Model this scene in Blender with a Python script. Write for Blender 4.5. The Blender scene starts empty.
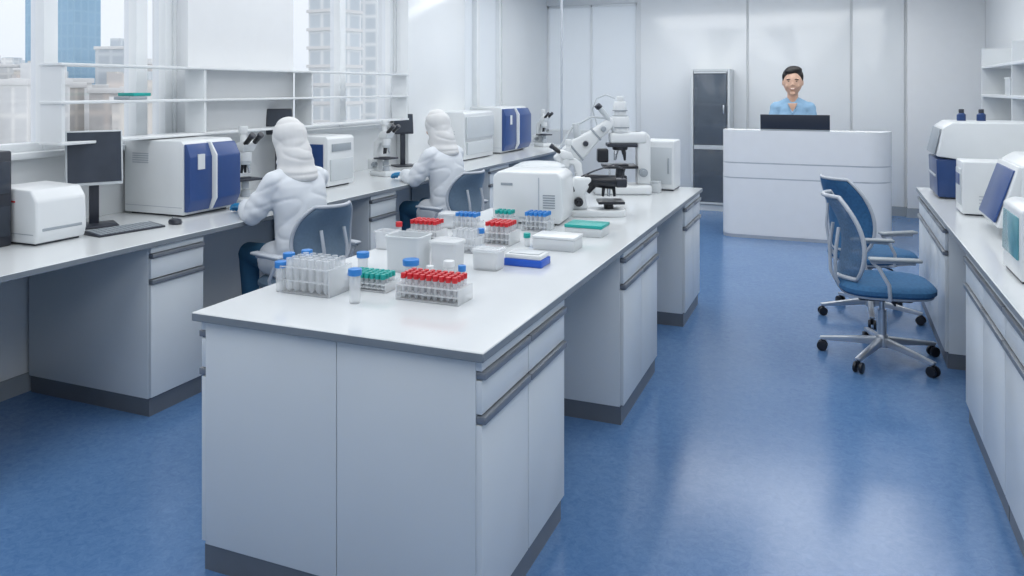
import bpy, bmesh, math, random
from mathutils import Vector, Matrix, noise
random.seed(7)
C=bpy.context.scene.collection
PI=math.pi
# ---------------- camera model ----------------
F=785.0; CX=512.0; HY=88.0; H=1.68; YAW=math.radians(22.36)
SY,CYW=math.sin(YAW),math.cos(YAW)
def at(u,v,z=0.9):
    d=F*(H-z)/(v-HY); r=(u-CX)/F*d
    return (-SY*d+CYW*r, CYW*d+SY*r)
def atd(u,d):
    r=(u-CX)/F*d
    return (-SY*d+CYW*r, CYW*d+SY*r)
cam=bpy.data.cameras.new('camera'); co=bpy.data.objects.new('camera',cam); C.objects.link(co)
co.location=(0,0,H); co.rotation_euler=(PI/2,0,YAW)
cam.sensor_width=36
cam.lens=F/1024*36; cam.shift_y=-(288-HY)/1024
cam.clip_end=2000; cam.clip_start=0.05
bpy.context.scene.camera=co
bpy.context.scene.view_settings.view_transform='Standard'
# ---------------- materials ----------------
def mat(name,col,rough=.5,metal=0,var=.04,scale=8,alpha=1,trans=0,spec=.5,emit=0,bump=0):
    m=bpy.data.materials.new(name); m.use_nodes=True; nt=m.node_tree; b=nt.nodes['Principled BSDF']
    tc=nt.nodes.new('ShaderNodeTexCoord'); n=nt.nodes.new('ShaderNodeTexNoise'); n.inputs['Scale'].default_value=scale; n.inputs['Detail'].default_value=4
    nt.links.new(tc.outputs['Object'],n.inputs['Vector'])
    r=nt.nodes.new('ShaderNodeValToRGB')
    r.color_ramp.elements[0].position=.3; r.color_ramp.elements[1].position=.7
    r.color_ramp.elements[0].color=tuple(max(0,c*(1-var)) for c in col)+(1,)
    r.color_ramp.elements[1].color=tuple(min(1,c*(1+var)) for c in col)+(1,)
    nt.links.new(n.outputs['Fac'],r.inputs['Fac']); nt.links.new(r.outputs['Color'],b.inputs['Base Color'])
    b.inputs['Roughness'].default_value=rough; b.inputs['Metallic'].default_value=metal
    b.inputs['Alpha'].default_value=alpha; b.inputs['Transmission Weight'].default_value=trans
    b.inputs['Specular IOR Level'].default_value=spec
    if bump:
        bp=nt.nodes.new('ShaderNodeBump'); bp.inputs['Strength'].default_value=bump; bp.inputs['Distance'].default_value=.01
        nt.links.new(n.outputs['Fac'],bp.inputs['Height']); nt.links.new(bp.outputs['Normal'],b.inputs['Normal'])
    return m
M={}
M['wall']=mat('wall_paint',(.75,.78,.80),.5,var=.012,scale=2)
M['panel']=mat('wall_panel',(.82,.85,.87),.13,var=.01,scale=2)
M['pier']=mat('pier_paint',(.80,.82,.84),.5,var=.01)
M['ceil']=mat('ceiling_paint',(.88,.89,.9),.8,var=.01)
M['trim']=mat('baseboard_grey',(.30,.34,.38),.5)
M['frame']=mat('window_frame_white',(.80,.83,.85),.4,var=.01)
M['lam']=mat('cabinet_laminate',(.70,.745,.775),.32,var=.012,scale=3)
M['plinth']=mat('plinth_grey',(.13,.15,.18),.4,var=.05)
M['rail']=mat('handle_rail_grey',(.24,.26,.29),.35,metal=.4)
M['top']=mat('worktop_white',(.70,.73,.75),.14,var=.012,scale=4)
M['edge']=mat('worktop_edge_grey',(.22,.25,.28),.4,var=.03)
M['white']=mat('instrument_white',(.75,.78,.80),.3,var=.01)
M['desk']=mat('desk_white',(.87,.88,.89),.22,var=.01)
M['deskband']=mat('desk_band_silver',(.50,.53,.57),.35,metal=.3)
M['offw']=mat('instrument_offwhite',(.57,.61,.64),.35,var=.015)
M['grey']=mat('instrument_grey',(.33,.37,.41),.4)
M['lgrey']=mat('instrument_light_grey',(.48,.52,.57),.4)
M['black']=mat('instrument_black',(.012,.014,.02),.3)
M['dark']=mat('dark_plastic',(.03,.035,.05),.35)
M['screen']=mat('dark_screen',(.04,.05,.07),.2,var=.1)
M['navy']=mat('navy_panel',(.015,.05,.17),.3)
M['blue']=mat('mid_blue_panel',(.03,.075,.24),.3)
M['bblue']=mat('bright_blue',(.015,.10,.55),.35)
M['lblue']=mat('cap_light_blue',(.03,.22,.62),.35)
M['teal']=mat('cap_teal',(.01,.36,.33),.4)
M['red']=mat('cap_red',(.60,.02,.03),.35)
M['chrome']=mat('brushed_metal',(.62,.64,.67),.25,metal=.9)
M['chairgrey']=mat('chair_grey_plastic',(.50,.54,.60),.4)
M['chairmetal']=mat('chair_polished_metal',(.60,.63,.67),.28,metal=.75)
M['fabric']=mat('chair_blue_fabric',(.035,.14,.30),.8,var=.15,scale=60,bump=.2)
M['mesh']=mat('chair_pale_mesh',(.12,.22,.36),.7,var=.2,scale=90,alpha=.62)
M['slate']=mat('chair_slate_fabric',(.14,.21,.29),.5,var=.06,scale=60)
M['coat']=mat('coat_cotton',(.70,.74,.79),.85,var=.02,scale=12)
M['scarf']=mat('scarf_cotton',(.68,.69,.70),.9,var=.02,scale=15)
M['trouser']=mat('trousers_blue',(.03,.12,.22),.85,var=.1)
M['glove']=mat('nitrile_glove_blue',(.03,.27,.55),.45)
M['skin']=mat('skin',(.66,.42,.31),.5,var=.02,scale=20)
M['scrub']=mat('shirt_light_blue',(.26,.44,.63),.8,var=.03,scale=20)
M['hair']=mat('hair_black',(.012,.010,.010),.5,var=.3,scale=80)
M['eye']=mat('eye_white',(.34,.29,.26),.5)
M['iris']=mat('iris_brown',(.02,.012,.01),.5)
M['lip']=mat('lip',(.50,.24,.20),.4)
M['teeth']=mat('teeth',(.85,.84,.8),.3)
M['clear']=mat('clear_plastic',(.85,.89,.93),.12,alpha=.33,var=.01)
M['milky']=mat('milky_plastic',(.86,.89,.92),.3,alpha=.48,var=.01)
M['bin']=mat('white_plastic',(.80,.84,.87),.35,alpha=.72,var=.01)
M['shoe']=mat('shoe_white',(.6,.6,.62),.6)
M['cabglass']=mat('smoked_glass',(.13,.16,.20),.12,var=.2,scale=3,alpha=.62)
M['mirror']=mat('screen_teal',(.10,.32,.38),.2,var=.2)
def floor_mat():
    m=bpy.data.materials.new('floor_blue_vinyl'); m.use_nodes=True; nt=m.node_tree; b=nt.nodes['Principled BSDF']
    tc=nt.nodes.new('ShaderNodeTexCoord')
    n1=nt.nodes.new('ShaderNodeTexNoise'); n1.inputs['Scale'].default_value=26; n1.inputs['Detail'].default_value=9; n1.inputs['Roughness'].default_value=.8; n1.inputs['Distortion'].default_value=1.0
    n2=nt.nodes.new('ShaderNodeTexNoise'); n2.inputs['Scale'].default_value=2; n2.inputs['Detail'].default_value=3
    for n in (n1,n2): nt.links.new(tc.outputs['Object'],n.inputs['Vector'])
    mx=nt.nodes.new('ShaderNodeMath'); mx.operation='MULTIPLY_ADD'; mx.inputs[1].default_value=.85
    sc=nt.nodes.new('ShaderNodeMath'); sc.operation='MULTIPLY'; sc.inputs[1].default_value=.15
    nt.links.new(n2.outputs['Fac'],sc.inputs[0]); nt.links.new(n1.outputs['Fac'],mx.inputs[0]); nt.links.new(sc.outputs[0],mx.inputs[2])
    r=nt.nodes.new('ShaderNodeValToRGB'); e=r.color_ramp.elements
    e[0].position=.37; e[0].color=(.074,.168,.36,1); e[1].position=.63; e[1].color=(.122,.242,.455,1)
    nt.links.new(mx.outputs[0],r.inputs['Fac']); nt.links.new(r.outputs['Color'],b.inputs['Base Color'])
    b.inputs['Roughness'].default_value=.20; b.inputs['Specular IOR Level'].default_value=.65
    return m
M['floor']=floor_mat()
def glass_mat(name,tint,fac):
    m=bpy.data.materials.new(name); m.use_nodes=True; nt=m.node_tree; nt.nodes.clear()
    o=nt.nodes.new('ShaderNodeOutputMaterial'); t=nt.nodes.new('ShaderNodeBsdfTransparent'); t.inputs[0].default_value=tint
    g=nt.nodes.new('ShaderNodeBsdfGlossy'); g.inputs['Roughness'].default_value=.05
    x=nt.nodes.new('ShaderNodeMixShader'); x.inputs[0].default_value=fac
    nt.links.new(t.outputs[0],x.inputs[1]); nt.links.new(g.outputs[0],x.inputs[2]); nt.links.new(x.outputs[0],o.inputs[0]); return m
M['pane']=glass_mat('window_glass',(.97,.98,1,1),.06)
def frosted():
    m=bpy.data.materials.new('frosted_glass'); m.use_nodes=True; nt=m.node_tree; nt.nodes.clear()
    o=nt.nodes.new('ShaderNodeOutputMaterial'); t=nt.nodes.new('ShaderNodeBsdfTranslucent'); t.inputs[0].default_value=(.9,.93,.96,1)
    g=nt.nodes.new('ShaderNodeBsdfDiffuse'); g.inputs[0].default_value=(.8,.84,.88,1)
    x=nt.nodes.new('ShaderNodeMixShader'); x.inputs[0].default_value=.5
    nt.links.new(t.outputs[0],x.inputs[1]); nt.links.new(g.outputs[0],x.inputs[2]); nt.links.new(x.outputs[0],o.inputs[0]); return m
M['frost']=frosted()
def brick_mat(name,wallc,winc,sx,sy):
    m=bpy.data.materials.new(name); m.use_nodes=True; nt=m.node_tree; b=nt.nodes['Principled BSDF']
    tc=nt.nodes.new('ShaderNodeTexCoord'); sep=nt.nodes.new('ShaderNodeSeparateXYZ'); nt.links.new(tc.outputs['Object'],sep.inputs[0])
    ad=nt.nodes.new('ShaderNodeMath'); ad.operation='ADD'; nt.links.new(sep.outputs[0],ad.inputs[0]); nt.links.new(sep.outputs[1],ad.inputs[1])
    cb=nt.nodes.new('ShaderNodeCombineXYZ'); nt.links.new(ad.outputs[0],cb.inputs[0]); nt.links.new(sep.outputs[2],cb.inputs[1])
    br=nt.nodes.new('ShaderNodeTexBrick'); br.offset=0; br.inputs['Color1'].default_value=winc+(1,); br.inputs['Color2'].default_value=tuple(c*.94 for c in winc)+(1,)
    br.inputs['Mortar'].default_value=wallc+(1,); br.inputs['Scale'].default_value=1; br.inputs['Brick Width'].default_value=sx; br.inputs['Row Height'].default_value=sy
    br.inputs['Mortar Size'].default_value=min(sx,sy)*.22; br.inputs['Mortar Smooth'].default_value=1.0
    nt.links.new(cb.outputs[0],br.inputs['Vector']); nt.links.new(br.outputs['Color'],b.inputs['Base Color']); b.inputs['Roughness'].default_value=.9
    return m
M['b_blue']=brick_mat('tower_blue_glass',(.31,.49,.64),(.28,.46,.63),2,3)  # building colours kept pale and low in contrast to stand in for haze
M['b_grey']=brick_mat('office_grey',(.76,.79,.81),(.58,.64,.69),3,3)
M['b_tan']=brick_mat('block_tan',(.70,.67,.63),(.58,.57,.56),2.5,3)
M['b_white']=brick_mat('block_white',(.78,.79,.79),(.66,.68,.70),2.2,3)
M['b_rose']=brick_mat('block_rose',(.68,.63,.60),(.57,.56,.56),2.8,3)
M['b_slate']=brick_mat('block_slate',(.60,.65,.69),(.50,.56,.62),2.8,3)
M['b_roof']=mat('roof_grey',(.70,.71,.72),.8)
M['ground']=mat('city_ground',(.60,.61,.61),.9,var=.12,scale=.2)
# ---------------- mesh helpers ----------------
def BM(): return bmesh.new()
def merge(bm,t):
    me=bpy.data.meshes.new('tmp'); t.to_mesh(me); t.free(); bm.from_mesh(me); bpy.data.meshes.remove(me)
def box(bm,x0,x1,y0,y1,z0,z1,r=0,seg=2,rot=None):
    t=bmesh.new(); bmesh.ops.create_cube(t,size=1)
    for v in t.verts:
        v.co=Vector(((x0+x1)/2+v.co.x*(x1-x0),(y0+y1)/2+v.co.y*(y1-y0),(z0+z1)/2+v.co.z*(z1-z0)))
    if r>0:
        r=min(r,abs(x1-x0)*.45,abs(y1-y0)*.45,abs(z1-z0)*.45)
        bmesh.ops.bevel(t,geom=t.edges[:],offset=r,segments=seg,profile=.5,affect='EDGES')
    if rot is not None: bmesh.ops.transform(t,matrix=rot,verts=t.verts[:])
    merge(bm,t)
def frameZ(d):
    return Vector(d).to_track_quat('Z','Y').to_matrix().to_4x4()
def cyl(bm,p0,p1,r0,r1=None,n=20,r=0):
    if r1 is None: r1=r0
    p0=Vector(p0);p1=Vector(p1);L=(p1-p0).length
    t=bmesh.new(); bmesh.ops.create_cone(t,cap_ends=True,segments=n,radius1=r0,radius2=r1,depth=L)
    if r>0:
        es=[e for e in t.edges if len(e.link_faces)==2 and any(len(f.verts)>4 for f in e.link_faces)]
        bmesh.ops.bevel(t,geom=es,offset=r,segments=2,profile=.5,affect='EDGES')
    bmesh.ops.transform(t,matrix=Matrix.Translation((p0+p1)/2)@frameZ(p1-p0),verts=t.verts[:]); merge(bm,t)
def ell(bm,c,s,rot=None,n=20):
    m=Matrix.Translation(Vector(c))
    if rot is not None: m=m@rot
    m=m@Matrix.Diagonal((s[0],s[1],s[2],1))
    bmesh.ops.create_uvsphere(bm,u_segments=n,v_segments=max(8,n*2//3),radius=1,matrix=m)
def tc(bm,p0,p1,r0,r1,n=14):
    ell(bm,p0,(r0,)*3,n=n); ell(bm,p1,(r1,)*3,n=n); 
    if (Vector(p1)-Vector(p0)).length>1e-4: cyl(bm,p0,p1,r0,r1,n=n)
def sloft(bm,rings,n=32,e=1.0):
    prev=None; first=None
    for (cx,cy,cz,rx,ry) in rings:
        vs=[]
        for i in range(n):
            a=2*PI*i/n; c,s=math.cos(a),math.sin(a)
            vs.append(bm.verts.new((cx+rx*math.copysign(abs(c)**e,c),cy+ry*math.copysign(abs(s)**e,s),cz)))
        if prev:
            for i in range(n): bm.faces.new((prev[i],prev[(i+1)%n],vs[(i+1)%n],vs[i]))
        else: first=vs
        prev=vs
    bm.faces.new(prev); bm.faces.new(list(reversed(first)))
def prism(bm,pts,a,b,axis='Y',r=0,seg=2):
    t=bmesh.new()
    def P(p,w):
        return {'Y':(p[0],w,p[1]),'X':(w,p[0],p[1]),'Z':(p[0],p[1],w)}[axis]
    v0=[t.verts.new(P(p,a)) for p in pts]; v1=[t.verts.new(P(p,b)) for p in pts]; n=len(pts)
    t.faces.new(v0); t.faces.new(list(reversed(v1)))
    for i in range(n): t.faces.new((v0[i],v1[i],v1[(i+1)%n],v0[(i+1)%n]))
    bmesh.ops.recalc_face_normals(t,faces=t.faces[:])
    if r>0: bmesh.ops.bevel(t,geom=t.edges[:],offset=r,segments=seg,profile=.5,affect='EDGES')
    merge(bm,t)
def tube(bm,pts,r,n=10,closed=False):
    pts=[Vector(p) for p in pts]; N=len(pts); rings=[]; up=Vector((0,0,1)); 
    for i,p in enumerate(pts):
        if closed: d=pts[(i+1)%N]-pts[i-1]
        else: d=pts[min(i+1,N-1)]-pts[max(i-1,0)]
        d.normalize()
        if i==0:
            a=up.cross(d); a=a if a.length>.1 else Vector((1,0,0)).cross(d)
        else: a=pa-d*pa.dot(d)
        a.normalize(); pa=a; b=d.cross(a)
        rings.append([bm.verts.new(p+a*math.cos(2*PI*k/n)*r+b*math.sin(2*PI*k/n)*r) for k in range(n)])
    for i in range(N if closed else N-1):
        A=rings[i];B=rings[(i+1)%N]
        for k in range(n): bm.faces.new((A[k],A[(k+1)%n],B[(k+1)%n],B[k]))
    if not closed: bm.faces.new(list(reversed(rings[0]))); bm.faces.new(rings[-1])
def shell(bm,fn,nu,nv,off):
    off=Vector(off); A=[[bm.verts.new(Vector(fn(-1+2*i/nu,j/nv))) for i in range(nu+1)] for j in range(nv+1)]
    B=[[bm.verts.new(A[j][i].co+off) for i in range(nu+1)] for j in range(nv+1)]
    for j in range(nv):
        for i in range(nu):
            bm.faces.new((A[j][i],A[j][i+1],A[j+1][i+1],A[j+1][i])); bm.faces.new((B[j][i],B[j+1][i],B[j+1][i+1],B[j][i+1]))
    per=[(0,i) for i in range(nu)]+[(j,nu) for j in range(nv)]+[(nv,i) for i in range(nu,0,-1)]+[(j,0) for j in range(nv,0,-1)]
    for k in range(len(per)):
        a=per[k];b=per[(k+1)%len(per)]
        bm.faces.new((A[a[0]][a[1]],B[a[0]][a[1]],B[b[0]][b[1]],A[b[0]][b[1]]))
def finish(me,angle=38):
    for p in me.polygons: p.use_smooth=True
    me.set_sharp_from_angle(angle=math.radians(angle))
def obj(name,bm,m,parent=None,world=False,angle=38):
    bmesh.ops.recalc_face_normals(bm,faces=bm.faces[:])
    me=bpy.data.meshes.new(name); bm.to_mesh(me); bm.free()
    if world and parent is not None:
        l=parent.location; me.transform(Matrix.Translation((-l.x,-l.y,-l.z)))
    me.materials.append(m if not isinstance(m,str) else M[m]); finish(me,angle)
    o=bpy.data.objects.new(name,me); C.objects.link(o)
    if parent is not None: o.parent=parent
    return o
def thing(name,label,cat,loc=(0,0,0),rot=0,group=None,scale=1):
    o=bpy.data.objects.new(name,None); C.objects.link(o); o.location=loc; o.rotation_euler=(0,0,rot); o.scale=(scale,)*3
    o.empty_display_size=.1
    o['label']=label; o['category']=cat
    if group: o['group']=group
    return o
def tag(o,label,cat,group=None):
    o['label']=label; o['category']=cat
    if group: o['group']=group
    return o
def struct(name,bm,m,parent=None):
    o=obj(name,bm,m,parent); 
    if parent is None: o['kind']='structure'
    return o
def dup(root,loc,rot=0,label=None,group=None):
    r=root.copy(); C.objects.link(r); r.location=loc; r.rotation_euler=(0,0,rot)
    if label: r['label']=label
    if group: r['group']=group
    for ch in list(root.children):
        c=ch.copy(); C.objects.link(c); c.parent=r
        for g in ch.children:
            d=g.copy(); C.objects.link(d); d.parent=c
    return r
def blob(name,bm,m,parent,vox,sm=2,wr=0,wf=(9,9,5)):
    me=bpy.data.meshes.new(name); bm.to_mesh(me); bm.free()
    o=bpy.data.objects.new(name,me); C.objects.link(o)
    md=o.modifiers.new('r','REMESH'); md.mode='VOXEL'; md.voxel_size=vox
    s=o.modifiers.new('s','SMOOTH'); s.factor=.5; s.iterations=sm
    bpy.context.view_layer.update(); dg=bpy.context.evaluated_depsgraph_get()
    nm=bpy.data.meshes.new_from_object(o.evaluated_get(dg)); o.modifiers.clear(); o.data=nm; nm.name=name
    if wr:
        N=[v.normal.copy() for v in nm.vertices]
        for v,n_ in zip(nm.vertices,N):
            p=v.co; q=Vector((p.x*wf[0],p.y*wf[1],p.z*wf[2]))
            w1=1-min(1,abs(noise.noise(q))*3); w2=noise.noise(q*.8+Vector((5,2,1)))
            v.co=p-n_*wr*(w1*w1+.9*w2)
    nm.materials.clear(); nm.materials.append(M[m])
    for p in nm.polygons: p.use_smooth=True
    if parent is not None: o.parent=parent
    return o
# ---------------- room ----------------
XL,XR,YB,YF,ZC=-4.15,1.75,11.5,-2.0,3.2
b=BM(); box(b,XL-.2,XR+.2,YF-.2,YB+.2,-.1,0); struct('floor',b,'floor')
b=BM(); box(b,XL-.2,XR+.2,YF-.2,YB+.2,ZC,ZC+.1); struct('ceiling',b,'ceil')
WIN=[(1.0,4.06,[3.16,3.80]),(5.24,6.95,[6.05]),(8.34,9.75,[9.0])]
SILL,WT=1.32,2.95
b=BM(); box(b,XL-.2,XL,YF-.2,YB+.2,0,SILL); box(b,XL-.2,XL,YF-.2,YB+.2,WT,ZC)
ys=[YF-.2]+[q for w in WIN for q in (w[0],w[1])]+[YB+.2]
for i in range(0,len(ys),2): box(b,XL-.2,XL,ys[i],ys[i+1],SILL,WT)
struct('wall_left',b,'wall')
b=BM(); box(b,XL,XL+.10,4.08,5.20,1.32,ZC,.004); struct('trim_1',b,'pier')
b=BM(); box(b,XL,XL+.14,6.98,8.30,.9,ZC,.004); struct('trim_2',b,'panel')
b=BM(); box(b,XL-.2,XR+.2,YB,YB+.2,0,1.0); box(b,-2.72,XR+.2,YB,YB+.2,1.0,ZC); box(b,XL-.2,-2.72,YB,YB+.2,2.95,ZC); struct('wall_back',b,'wall')
b=BM(); box(b,XR,XR+.2,YF-.2,YB+.2,0,ZC); struct('wall_right',b,'wall')
b=BM(); box(b,XL,XR,YF-.2,YF,0,ZC); struct('wall_front',b,'wall')
n=3
for xs in ((-2.66,-1.15),(-1.12,.19),(.22,.84)):
    b=BM(); box(b,xs[0],xs[1],YB-.03,YB,.12,ZC,.004); o=struct('trim_%d'%n,b,'panel'); n+=1
b=BM(); box(b,.87,XR,YB-.12,YB,.12,ZC,.006); struct('trim_%d'%n,b,'pier'); n+=1
b=BM(); box(b,-2.70,.87,YB-.045,YB,0,.12); box(b,.86,XR,YB-.135,YB,0,.12); struct('baseboard_back',b,'trim')
b=BM(); box(b,XL,XL+.02,YF,YB,0,.1); struct('baseboard_left',b,'trim')
b=BM(); box(b,XR-.02,XR,YF,YB,0,.1); struct('baseboard_right',b,'trim')
for i,(y0,y1,ms) in enumerate(WIN):
    b=BM(); x0,x1=XL-.12,XL-.02
    box(b,x0,x1,y0,y0+.06,SILL,WT,.004); box(b,x0,x1,y1-.06,y1,SILL,WT,.004); box(b,x0,x1,y0,y1,SILL,SILL+.05,.004); box(b,x0,x1,y0,y1,WT-.05,WT,.004)
    for m_ in ms: box(b,x0,x1+.01,m_-.045,m_+.045,SILL,WT,.004)
    box(b,XL-.05,XL+.06,y0-.02,y1+.02,SILL-.03,SILL+.005,.004)
    w=struct('window_%d'%(i+1),b,'frame')
    b=BM(); box(b,XL-.08,XL-.075,y0+.05,y1-.05,SILL+.04,WT-.04); struct('pane',b,'frost' if i==2 else 'pane',w)
b=BM(); x0,x1=XL,-2.72
for x in (x0,-3.45,x1-.03): box(b,x,x+.03,YB+.03,YB+.07,1.0,2.95,.004)
box(b,x0,x1,YB+.03,YB+.07,1.0,1.04,.004); box(b,x0,x1,YB+.03,YB+.07,2.91,2.95,.004)
w=struct('window_4',b,'frame')
b=BM(); box(b,x0+.02,x1-.02,YB+.045,YB+.05,1.03,2.92); struct('pane',b,'frost',w)
b=BM(); cyl(b,(-3.02,8.9,0),(-3.02,8.9,ZC),.014,n=16); cyl(b,(-3.02,8.9,0),(-3.02,8.9,.02),.05,n=20)
tag(obj('support_pole',b,'lgrey'),'slim grey floor to ceiling pole at the far end of the window bench','pole')
# ---------------- cabinets & worktops ----------------
def cabinet(x0,x1,y0,y1,face,label,ncol=1,group=None):
    t=thing('base_cabinet',label,'cabinet',((x0+x1)/2,(y0+y1)/2,0),group=group)
    ft=.02
    xb0,xb1=(x0,x1-ft) if face>0 else (x0+ft,x1)
    b=BM(); box(b,xb0,xb1,y0,y1,.09,.868,.002); obj('body',b,'lam',t,True)
    b=BM(); box(b,x0+.014,x1-.014,y0+.004,y1-.004,0,.09); obj('plinth',b,'plinth',t,True)
    w=(y1-y0)/ncol
    f0,f1=(xb1,x1) if face>0 else (x0,xb0)
    h0,h1=(xb1,x1+.012) if face>0 else (x0-.012,xb0)
    b=BM(); box(b,f0,f1,y0+.002,y1-.002,.835,.866,.001); obj('top_rail',b,'lam',t,True)
    for i in range(ncol):
        a,c=y0+i*w+.003,y0+(i+1)*w-.003
        b=BM(); box(b,f0,f1,a,c,.705,.806,.002); d=obj('drawer',b,'lam',t,True)
        b=BM(); box(b,h0,h1,a,c,.809,.832,.003); h=obj('handle',b,'rail',None); h.data.transform(Matrix.Translation(-t.location)); h.parent=d
        b=BM(); box(b,f0,f1,a,c,.098,.672,.002); d=obj('door',b,'lam',t,True)
        b=BM(); box(b,h0,h1,a,c,.676,.700,.003); h=obj('handle',b,'rail',None); h.data.transform(Matrix.Translation(-t.location)); h.parent=d
    return t
def worktop(x0,x1,y0,y1,label):
    b=BM(); box(b,x0,x1,y0,y1,.87,.90,.003,1)
    o=obj('worktop',b,'top'); o.data.materials.append(M['edge'])
    for p in o.data.polygons:
        if p.normal.z<.5: p.material_index=1
    return tag(o,label,'worktop')
worktop(-2.07,-.955,2.10,6.23,'long white worktop with grey edge on the island bench in the middle')
worktop(-4.148,-3.20,1.75,10.3,'long white worktop with grey edge running under the windows')
worktop(.59,1.748,2.95,6.93,'white worktop along the right wall beside the blue chairs')
MX=-1.485
for (y0,y1,nc,nm) in ((2.125,2.90,2,'near end'),(3.82,4.62,2,'middle'),(5.56,6.20,2,'far end')):
    cabinet(MX,-.972,y0,y1,1,'white base cabinet, %s of island bench, facing the blue-chair aisle'%nm,nc)
    cabinet(-2.05,MX-.003,y0,y1,-1,'white base cabinet, %s of island bench, facing the window bench'%nm,nc)
for (y0,y1,nm) in ((1.76,2.12,'at left end of window bench, under the black case'),(3.0,3.363,'under the monitor and keyboard on the window bench'),(5.05,5.42,'between the two seated people on the window bench'),(7.25,7.75,'behind the second seated person on the window bench'),(9.3,10.0,'at the far end of the window bench')):
    cabinet(-4.125,-3.225,y0,y1,1,'white base cabinet with drawer %s'%nm,1)
for (y0,y1,nc,nm) in ((2.98,3.54,1,'nearest the camera under the right-hand worktop'),(3.545,4.53,2,'second from the camera under the right-hand worktop'),(5.34,6.1,2,'beyond the knee space under the right-hand worktop'),(6.105,6.9,2,'at the far end under the right-hand worktop')):
    cabinet(.61,1.72,y0,y1,-1,'white base cabinet %s'%nm,nc)
# ---------------- wall shelves ----------------
t=thing('wall_shelf','open white shelving in front of the windows above the left bench','shelf',(XL,5.0,1.36))
for z in (1.375,1.60,1.81):
    b=BM(); box(b,XL+.102,-3.87,3.0,6.75,z-.008,z+.008,.003); obj('shelf_board',b,'white',t,True)
for y in (3.02,4.06,5.22,6.73):
    b=BM(); box(b,XL+.104,-3.88,y-.010,y+.010,1.384,1.801); obj('divider',b,'white',t,True)
t=thing('wall_shelf','white open shelves high on the right wall','shelf',(XR,8.0,1.2))
for z in (1.3,1.6,1.9):
    b=BM(); box(b,1.45,XR,6.6,9.7,z-.014,z+.014,.003); obj('shelf_board',b,'white',t,True)
for y in (6.615,8.15,9.69):
    b=BM(); box(b,1.455,XR,y-.014,y+.014,1.12,2.1); obj('divider',b,'white',t,True)
for i,(y,hh,c) in enumerate(((3.55,.03,'grey'),(3.58,.03,'teal'))):
    b=BM(); box(b,-4.03,-3.90,y-.08,y+.05,1.609+i*.022,1.629+i*.022,.003)
    tag(obj('binder',b,c),['grey binder lying under the teal one on the window shelf','teal binder lying on the grey one on the window shelf'][i],'binder')
for i,(y,c) in enumerate(((7.2,'offw'),(7.6,'lgrey'),(8.6,'offw'))):
    b=BM(); box(b,1.5,1.72,y-.12,y+.12,1.615,1.615+(.18,.22,.15)[i],.006)
    t=obj('storage_box',b,c); tag(t,['small off-white box on the right wall shelf, nearest','grey box on the right wall shelf, middle one','low off-white box on the right wall shelf, farthest'][i],'box')
    b=BM(); box(b,1.494,1.726,y-.126,y+.126,1.615+(.18,.22,.15)[i],1.63+(.18,.22,.15)[i],.004); obj('lid',b,'white',t)
# glass cabinet on back wall
t=thing('display_cabinet','tall grey cabinet with smoked glass doors against the back wall','cabinet',(-1.58,11.2,0))
b=BM(); 
box(b,-1.84,-1.81,10.98,11.46,0,1.94,.004); box(b,-1.35,-1.32,10.98,11.46,0,1.94,.004); box(b,-1.81,-1.35,11.42,11.46,0,1.94); box(b,-1.81,-1.35,10.98,11.42,1.91,1.94); box(b,-1.81,-1.35,10.98,11.42,0,.08)
obj('body',b,'offw',t,True)
for z in (.48,.85,1.15,1.45,1.68):
    b=BM(); box(b,-1.805,-1.355,10.992,11.41,z-.012,z+.012); obj('shelf',b,'white',t,True)
for z0,z1 in ((.09,.865),(.87,1.905)):
    b=BM(); box(b,-1.80,-1.36,10.975,10.988,z0,z1,.003); d=obj('door',b,'cabglass',t,True)
    b=BM(); box(b,-1.80,-1.36,10.962,10.975,z0,z0+.025); box(b,-1.80,-1.36,10.962,10.975,z1-.025,z1); h=obj('door_rail',b,'offw'); h.data.transform(Matrix.Translation(-t.location)); h.parent=d
    b=BM(); box(b,-1.41,-1.39,10.955,10.975,(z0+z1)/2-.06,(z0+z1)/2+.06,.003); h=obj('handle',b,'chrome'); h.data.transform(Matrix.Translation(-t.location)); h.parent=d
# ---------------- reception desk ----------------
def outline(x0,x1,y0,y1,rl,rr):
    p=[(x0,y1)]
    for k in range(13):
        a=PI+k/12*PI/2; p.append((x0+rl+rl*math.cos(a),y0+rl+rl*math.sin(a)))
    for k in range(17):
        a=-PI/2+k/16*PI/2; p.append((x1-rr+rr*math.cos(a),y0+rr+rr*math.sin(a)))
    p.append((x1,y1)); return p
t=thing('reception_desk','white curved reception desk with silver bands in front of the back wall','desk',(-.30,9.3,0))
def ring_panel(bm,x0,x1,y0,y1,rl,rr,th,z0,z1):
    o=outline(x0,x1,y0,y1,rl,rr); i=outline(x0+th,x1-th,y0+th,y1,max(rl-th,.01),max(rr-th,.01))
    N=len(o); V=[[bm.verts.new((p[0],p[1],z)) for p in q] for q in (o,i) for z in (z0,z1)]
    for k in range(N-1):
        bm.faces.new((V[0][k],V[0][k+1],V[1][k+1],V[1][k])); bm.faces.new((V[2][k],V[3][k],V[3][k+1],V[2][k+1]))
        bm.faces.new((V[1][k],V[1][k+1],V[3][k+1],V[3][k])); bm.faces.new((V[0][k],V[2][k],V[2][k+1],V[0][k+1]))
    for k in (0,N-1): bm.faces.new((V[0][k],V[1][k],V[3][k],V[2][k]))
for nm_,z0,z1 in (('lower_panel',.035,.663),('middle_panel',.676,.832),('upper_panel',.845,1.187)):
    b=BM(); ring_panel(b,-1.19,.57,9.15,9.95,.14,.28,.05,z0,z1); obj(nm_,b,'desk',t,True)
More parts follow.
